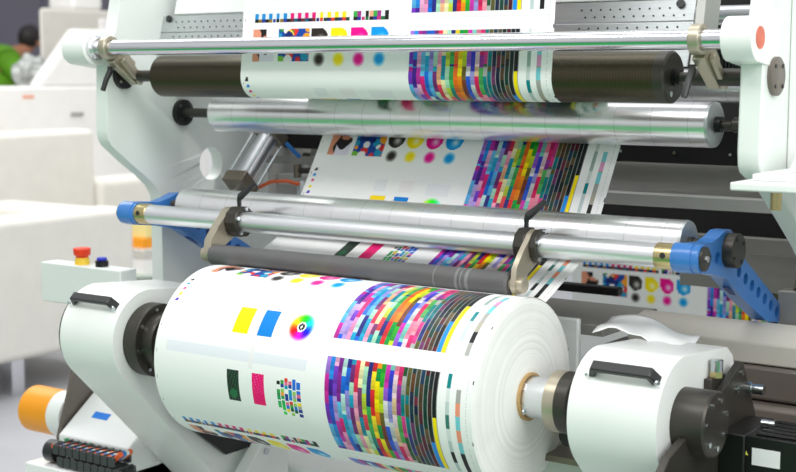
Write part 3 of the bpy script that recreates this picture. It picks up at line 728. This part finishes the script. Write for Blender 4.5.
# ------------------------------------------------------------------ control box
t = thing('control_box', (-2.86, 2.65, 1.02), 'pale grey control box with an emergency button, left of the left drum', 'control box')
MB().box(-3.06, -2.742, 2.60, 2.66, 1.012, 1.122).build('housing', M['frame'], t, bevel=.003)
e = MB().lathe([(0, .021), (.018, .019), (.02, .016)], 0, 0, 32)
bmesh.ops.rotate(e.bm, cent=(0, 0, 0), matrix=Matrix.Rotation(-PI/2, 3, 'Y'), verts=e.bm.verts[:]); bmesh.ops.translate(e.bm, vec=(-2.925, 2.632, 1.122), verts=e.bm.verts[:])
e = e.build('button_base', M['yellow'], t)
MB().cyl((-2.925, 2.632, 1.140), (-2.925, 2.632, 1.146), .017, n=32).build('button_neck', M['red'], e)
MB().cyl((-2.925, 2.632, 1.146), (-2.925, 2.632, 1.168), .023, .0245, n=32).build('emergency_button', M['red'], e, bevel=.004)
e = MB().cyl((-2.847, 2.632, 1.122), (-2.847, 2.632, 1.138), .018, n=32).build('button_ring', M['blackmetal'], t)
MB().cyl((-2.847, 2.632, 1.138), (-2.847, 2.632, 1.147), .014, n=32).build('push_button', M['cobalt'], e, bevel=.002)

# ------------------------------------------------------------------ lower left: base box, cable chain, orange roller
t = thing('base_cabinet', (-2.8, 2.6, 0), 'white base box with sloping top beside the left winding arm, blue tape on top', 'base box')
MB().plate([(2.53, .4), (2.53, .662), (2.69, .778), (2.712, .778), (2.712, .4)], -2.925, -2.655).build('cabinet_body', M['white_part'], t, bevel=.004)
MB().box(-2.96, -2.655, 2.44, 2.712, .0, .60).build('plinth', M['white_part'], t, bevel=.004)
tn = Vector((0, .19, .138)).normalized(); tq = Vector((0, 2.60, .7129))
MB().obox(Vector((-2.83, 0, 0))+tq, (.03, 0, 0), tn*.011, Vector((0, -tn.z, tn.y))*.001).build('tape', M['bluemark'], t)
for x in (-2.89, -2.80, -2.715):
    MB().obox((x, 2.5295, .650), (.009, 0, .003), (0, .001, 0), (-.003, 0, .006)).build('arrow_mark', M['green'], t)
t = thing('cable_chain', (-2.77, 2.49, .60), 'black cable drag chain with coloured cables along the white base box', 'cable chain')
for row, zz in enumerate((.648, .617)):
    for i in range(9):
        x = -2.862+i*.0265+row*.016
        m = MB().box(x, x+.023, 2.452, 2.46, zz-.013, zz+.013).box(x, x+.023, 2.508, 2.516, zz-.013, zz+.013).box(x+.009, x+.014, 2.452, 2.516, zz+.010, zz+.016)
        m.build('chain_link', M['chain'], t, bevel=.002)
for i, (mm, y) in enumerate((('cable_orange', 2.467), ('cable_blue', 2.478), ('cable_white', 2.489), ('cable_orange', 2.50))):
    MB().tube([(-2.875, y, .650), (-2.70, y, .652), (-2.635, y, .654), (-2.61, y-.005, .672)], .0075).build('cable', M[mm], t)
MB().tube_ring(-2.905, -2.868, 2.484, .632, .012, .030, 24).build('chain_bend', M['black'], t)
t = thing('stand_bracket', (-2.945, 2.6, .6), 'dark taupe bracket plate between the orange roller and the white base box', 'bracket')
MB().plate([(2.545, .60), (2.537, .65), (2.60, .835), (2.615, .86), (2.66, .87), (2.76, .72), (2.76, .60)], -2.945, -2.932).build('bracket_plate', M['taupe'], t, bevel=.003)
t = thing('wrapped_roller', (-3.04, 2.61, .61), 'short orange roller with white end ring near the floor at left', 'roller')
oy, oz = 2.64, .684
MB().lathe([(-3.15, .062), (-3.145, .066), (-3.03, .066)], oy, oz, 64).build('orange_sleeve', M['orange'], t)
MB().lathe([(-3.03, .0655), (-2.978, .0635), (-2.976, .059)], oy, oz, 64).build('end_ring', M['white_part'], t)
MB().lathe([(-2.976, .05), (-2.97, .05), (-2.97, .03), (-2.945, .03)], oy, oz, 48).build('bearing', M['black'], t)

# bits under the roll
tag(MB().plate([(2.50, .86), (2.47, .80), (2.66, .655), (2.86, .655), (2.86, .72), (2.70, .86)], -2.44, -2.425).build('guard_plate', M['blackmetal'], None, bevel=.002), 'black pointed plate under the left end of the paper roll', 'plate')
t = thing('mounting_block', (-2.42, 2.75, .56), 'white bolted block under the left end of the paper roll', 'block')
MB().obox((-2.41, 2.745, .615), (.02, 0, 0), (0, .06, .06), (0, -.018, .018)).build('block', M['white_part'], t, bevel=.003)
for s_ in (-.035, .03):
    MB().cylx(-2.39, -2.384, 2.745+s_, .615+s_, .009, 16).build('bolt', M['bolt'], t)
t = thing('latch_bracket', (-1.37, 2.6, .8), 'dark bracket with an orange tab under the right hub', 'bracket')
MB().box(-1.40, -1.30, 2.50, 2.60, .845, .86).build('foot', M['bronze'], t, bevel=.002)
MB().cyl((-1.335, 2.50, .905), (-1.335, 2.56, .905), .022, n=24).build('wheel', M['black'], t)
MB().box(-1.375, -1.352, 2.52, 2.54, .905, .935).build('tab', M['orange'], t)
MB().box(-1.50, -1.24, 2.55, 2.75, .80, .842).build('rail', M['lightgrey'], t, bevel=.003)

# ------------------------------------------------------------------ lounge furniture and background at left
def cushion(x0, x1, y0, y1, z0, z1, m='leather'): return MB().box(x0, x1, y0, y1, z0, z1)
t = thing('armchair', (-6.1, 4.9, 0), 'cream leather armchair nearest the press, standing on a square metal leg', 'armchair', 'cream armchairs')
cushion(-6.6, -5.7, 3.97, 5.40, .2, .5).build('seat_base', M['leather'], t, bevel=.04, seg=4)
cushion(-5.86, -5.6, 3.95, 5.425, .19, .912).build('armrest', M['leather'], t, bevel=.035, seg=4)
cushion(-6.6, -5.84, 5.17, 5.415, .45, .905).build('backrest', M['leather'], t, bevel=.05, seg=4)
for x, y in ((-5.7, 4.64), (-5.7, 5.30), (-6.52, 4.1), (-6.52, 5.36)): MB().box(x-.04, x+.04, y-.04, y+.04, 0, .2).build('leg', M['chrome'], t)
t = thing('bench_seat', (-7.2, 5.6, 0), 'tall cream padded bench back behind the nearest armchair', 'bench')
cushion(-7.2, -7.0, 4.3, 6.44, .1, 1.276).build('backrest', M['leather'], t, bevel=.04, seg=4)
cushion(-7.9, -7.2, 4.3, 6.44, .0, .5).build('seat', M['leather'], t, bevel=.04, seg=4)
t = thing('armchair', (-7.4, 6.9, 0), 'low cream armchair half hidden behind the left side frame', 'armchair', 'cream armchairs')
cushion(-7.9, -7.1, 6.48, 7.48, 0, .5).build('seat_base', M['leather'], t, bevel=.04, seg=4)
cushion(-7.25, -7.0, 6.46, 7.5, .2, .94).build('armrest', M['leather'], t, bevel=.05, seg=4)
t = thing('side_table', (-6.5, 6.42, 0), 'round glass side table on wooden legs left of the frame', 'table')
o = MB().cyl((-6.5, 6.42, .36), (-6.5, 6.42, .375), .24, n=48).build('tabletop', M['glass'], t)
MB().cyl((-6.5, 6.42, .35), (-6.5, 6.42, .36), .242, n=48).build('rim', M['glassrim'], t)
for a in range(3): MB().obox((-6.5+.14*math.cos(a*2.1+2.6), 6.42+.14*math.sin(a*2.1-1.7), .175), (.022, 0, 0), (0, .022, 0), (0, 0, .175)).build('leg', M['wood'], t)
MB().box(-6.98, -6.78, 6.25, 6.44, 0, .25).build('shadow_box', M['black'], None)  # plain black block low behind the table legs
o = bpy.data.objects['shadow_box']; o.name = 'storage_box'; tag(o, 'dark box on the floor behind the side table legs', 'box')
for i, (z0, z1, mm, lb) in enumerate(((.375, .47, 'counter', 'white magazine stack lying on the side table'), (.47, .535, 'cabinet', 'pale folder on the white magazines on the side table'))):
    tag(MB().box(-6.62, -6.36, 6.24, 6.6, z0, z1).build('magazine', M[mm], None, bevel=.006), lb, 'magazine')
tag(MB().box(-6.6, -6.4, 6.27, 6.6, .535, .60).build('carton', M['orange'], None, bevel=.004), 'orange carton on the pile on the side table', 'carton')
tag(MB().box(-6.6, -6.4, 6.30, 6.6, .60, .69).build('carton', mat('pale yellow card', (240, 224, 150), .6), None, bevel=.004), 'pale yellow carton on top of the orange one', 'carton')
t = thing('counter', (-8.3, 6.8, 0), 'long white counter behind the armchairs with a small grey handle', 'counter')
MB().box(-8.6, -8.0, 4.6, 8.6, 0, 1.545).build('counter_body', M['counter'], t, bevel=.02)
MB().box(-8.0, -7.985, 7.12, 7.24, 1.325, 1.35).build('handle', M['grey'], t, bevel=.004)
MB().box(-8.0, -7.996, 6.68, 6.78, 1.46, 1.485).build('sticker', mat('pink orange sticker', (240, 170, 140), .6), t)
o = MB().plate([(6.83, 1.545), (7.23, 1.97), (8.3, 1.97), (8.3, 1.545)], -8.14, -8.02).build('sloped_cover', M['counter'], None, bevel=.03, seg=3)
tag(o, 'white equipment cover with a sloping edge standing on the counter', 'cover')
t = thing('cabinet', (-9.4, 8.2, 0), 'tall warm grey cabinet behind the sloping white cover', 'cabinet')
MB().plate([(-9.0, 7.71), (-9.0, 9.6), (-10.0, 9.6), (-9.62, 8.27)], 0, 2.17, axis=2).build('cabinet_body', M['cabinet'], t, bevel=.03, seg=3)
MB().box(-9.0, -8.985, 8.35, 9.4, 0.3, 2.1).build('door', M['counter'], t, bevel=.01)
o = MB().box(-9.42, -9.1, 8.16, 8.5, 2.17, 2.32).build('folded_cloth', M['counter'], None, bevel=.04, seg=4)
tag(o, 'white folded cloth on top of the warm grey cabinet', 'cloth')
tag(MB().box(-12.8, -10.05, 6.6, 11.0, 0, .295).build('platform', M['cabinet'], None, bevel=.01), 'low raised platform under the person behind the counter', 'platform')
# person behind the counter
pr = thing('person', (-10.93, 8.78, .30), 'person in a green top with dark hair, leaning over the wrapped bundle', 'person')
def skin_obj(name, verts, edges, radii, m, parent, root=0, sub=2):
    me = bpy.data.meshes.new(name); o0 = world_loc(parent)
    me.from_pydata([Vector(v)+Vector((-1.18, 1.03, .055))-o0 for v in verts], edges, []); me.update()
    o = bpy.data.objects.new(name, me); col.objects.link(o); o.parent = parent
    sk = o.modifiers.new('skin', 'SKIN'); sk.use_smooth_shade = True
    for i, r in enumerate(radii):
        d = me.skin_vertices[0].data[i]; d.radius = r if isinstance(r, tuple) else (r, r); d.use_root = (i == root)
    s = o.modifiers.new('sub', 'SUBSURF'); s.levels = sub; s.render_levels = sub
    me.materials.append(m); return o
hx, hy, hz = -9.62, 8.12, 1.885
V = [(-9.8, 7.52, 1.14), (-9.78, 7.62, 1.34), (-9.75, 7.78, 1.60), (-9.70, 7.92, 1.78), (hx-.02, 8.03, 1.80), (hx, hy, hz-.01), (hx, hy+.005, hz+.07),
     (-9.60, 7.80, 1.72), (-9.44, 7.82, 1.52), (-9.38, 8.02, 1.50), (-9.36, 8.12, 1.50),
     (-9.88, 7.78, 1.70), (-9.95, 7.85, 1.48), (-9.80, 8.08, 1.44), (-9.78, 8.17, 1.44),
     (-9.71, 7.50, 1.05), (-9.69, 7.58, .70), (-9.69, 7.55, .32), (-9.69, 7.66, .28), (-9.89, 7.50, 1.05), (-9.91, 7.58, .70), (-9.91, 7.55, .32), (-9.91, 7.66, .28)]
E_ = [(0,1),(1,2),(2,3),(3,4),(4,5),(5,6),(3,7),(7,8),(8,9),(9,10),(3,11),(11,12),(12,13),(13,14),(0,15),(15,16),(16,17),(17,18),(0,19),(19,20),(20,21),(21,22)]
Rr = [.14,.14,.16,.12,.055,.082,.075,.075,.05,.036,.03,.075,.05,.036,.03,.095,.065,.045,.035,.095,.065,.045,.035]
skin_obj('body', V, E_, Rr, M['skin'], pr)
skin_obj('green_top', [(-9.8, 7.50, 1.08)]+V[1:4]+[V[7], V[8], V[11], V[12], (hx-.05, 7.98, 1.80)], [(0,1),(1,2),(2,3),(3,4),(4,5),(3,6),(6,7),(3,8)], [.18,.22,.27,.20,.14,.085,.14,.085,.115], M['shirt'], pr)
skin_obj('trousers', [V[0], V[15], V[16], V[17], V[19], V[20], V[21]], [(0,1),(1,2),(2,3),(0,4),(4,5),(5,6)], [.16,.115,.085,.065,.115,.085,.065], M['trouser'], pr)
hb = MB(); bmesh.ops.create_icosphere(hb.bm, subdivisions=3, radius=1)
for v in hb.bm.verts:
    k_ = 1+.06*mn.noise(v.co*4)
    v.co = Vector((v.co.x*.1*k_, v.co.y*.115*k_, v.co.z*.12*k_-.03*max(0, v.co.y)*-1))+Vector((hx-1.18, hy+1.03-.03, hz+.055+.045))
hb.build('hair', M['hair'], pr, smooth=180)
hx, hy, hz = hx-1.18, hy+1.03, hz+.055
for s_ in (-1, 1):
    MB().cyl((hx+s_*.085, hy, hz-.01), (hx+s_*.1, hy, hz-.01), .02, n=12).build('ear', M['skin'], pr)
    MB().cyl((hx+s_*.03, hy+.07, hz+.005), (hx+s_*.03, hy+.086, hz+.002), .011, n=12).build('eye', M['black'], pr)
    hnd = Vector(V[10] if s_ > 0 else V[14])+Vector((-1.18, 1.03, .055))
    for f_ in range(4): MB().tube([hnd+Vector((.02*f_-.03, 0, 0)), hnd+Vector((.02*f_-.03, .05, .004)), hnd+Vector((.02*f_-.03, .085-.006*abs(f_-1.5), -.012))], [.009, .009, .007], 8).build('finger', M['skin'], pr)
    MB().tube([hnd+Vector((.035*s_, -.02, 0)), hnd+Vector((.055*s_, .02, -.005)), hnd+Vector((.05*s_, .05, -.012))], [.01, .01, .008], 8).build('thumb', M['skin'], pr)
MB().tube([(hx, hy+.075, hz-.005), (hx, hy+.1, hz-.028), (hx, hy+.082, hz-.033)], [.008, .013, .01], 8).build('nose', M['skin'], pr)
# wrapped bundle
bm_ = MB(); bmesh.ops.create_icosphere(bm_.bm, subdivisions=4, radius=1)
for v in bm_.bm.verts:
    k_ = 1+.35*mn.noise(v.co*2.3)+.12*mn.noise(v.co*6)
    v.co = Vector((v.co.x*.14*k_, v.co.y*.155*k_, v.co.z*.135*k_))+Vector((-8.86, 7.5, 1.64))
t = thing('wrapped_bundle', (-8.8, 7.4, 1.45), 'crumpled grey white plastic bundle with an orange tag, in front of the person', 'bundle')
bm_.build('wrapping', M['bag'], t, smooth=180)
MB().obox((-8.68, 7.48, 1.545), (.012, .02, 0), (0, .03, .02), (0, -.02, .025)).build('tag', M['orange'], t)
tag(MB().box(-9.2, -8.62, 6.6, 7.66, 0, 1.47).build('crate', M['counter'], None, bevel=.01), 'white crate carrying the wrapped bundle, behind the counter', 'crate')

# ------------------------------------------------------------------ light
w = bpy.data.worlds.new('hall'); scn.world = w; w.use_nodes = True
nt = w.node_tree; bg = nt.nodes['Background']
tc = nt.nodes.new('ShaderNodeTexCoord'); sp = nt.nodes.new('ShaderNodeSeparateXYZ'); nt.links.new(tc.outputs['Generated'], sp.inputs[0])
rp = nt.nodes.new('ShaderNodeValToRGB'); nt.links.new(sp.outputs['Z'], rp.inputs['Fac'])
el = rp.color_ramp.elements
el[0].position = 0; el[0].color = (.86, .88, .88, 1)
el[1].position = 1; el[1].color = (.55, .57, .62, 1)
e2 = el.new(.35); e2.color = (.95, .97, .97, 1)
nt.links.new(rp.outputs['Color'], bg.inputs['Color']); bg.inputs['Strength'].default_value = .8
def area(name, loc, rot, sx, sy, power, c=(1, 1, .98)):
    l = bpy.data.lights.new(name, 'AREA'); l.shape = 'RECTANGLE'; l.size = sx; l.size_y = sy; l.energy = power; l.color = c
    o = bpy.data.objects.new(name, l); col.objects.link(o); o.location = loc; o.rotation_euler = rot
area('hall_lamp', (-1.5, .2, 4.6), (math.radians(22), 0, 0), 5, 1.2, 120)
area('hall_lamp', (-2.0, 3.0, 5.0), (0, 0, 0), 6, 1.5, 85)
area('hall_lamp', (3.2, .6, 4.0), (math.radians(28), math.radians(48), 0), 3, 3, 170)
area('hall_lamp', (-7.0, 5.0, 5.5), (0, 0, 0), 5, 5, 300)

# ------------------------------------------------------------------ camera
cd = bpy.data.cameras.new('camera'); cam = bpy.data.objects.new('camera', cd); col.objects.link(cam); scn.camera = cam
cd.sensor_width = 36; cd.lens = 1400/796*36
a = math.radians(54.8); pt = math.atan(164/1400)
fwd = Vector((-math.cos(a)*math.cos(pt), math.sin(a)*math.cos(pt), -math.sin(pt)))
cam.location = (0, 0, 1.65); cam.rotation_euler = fwd.to_track_quat('-Z', 'Y').to_euler()
cd.dof.use_dof = True; cd.dof.focus_distance = 2.95; cd.dof.aperture_fstop = 4.5
scn.view_settings.view_transform = 'Standard'; scn.view_settings.look = 'None'; scn.view_settings.gamma = 1
scn.view_settings.exposure = -.03
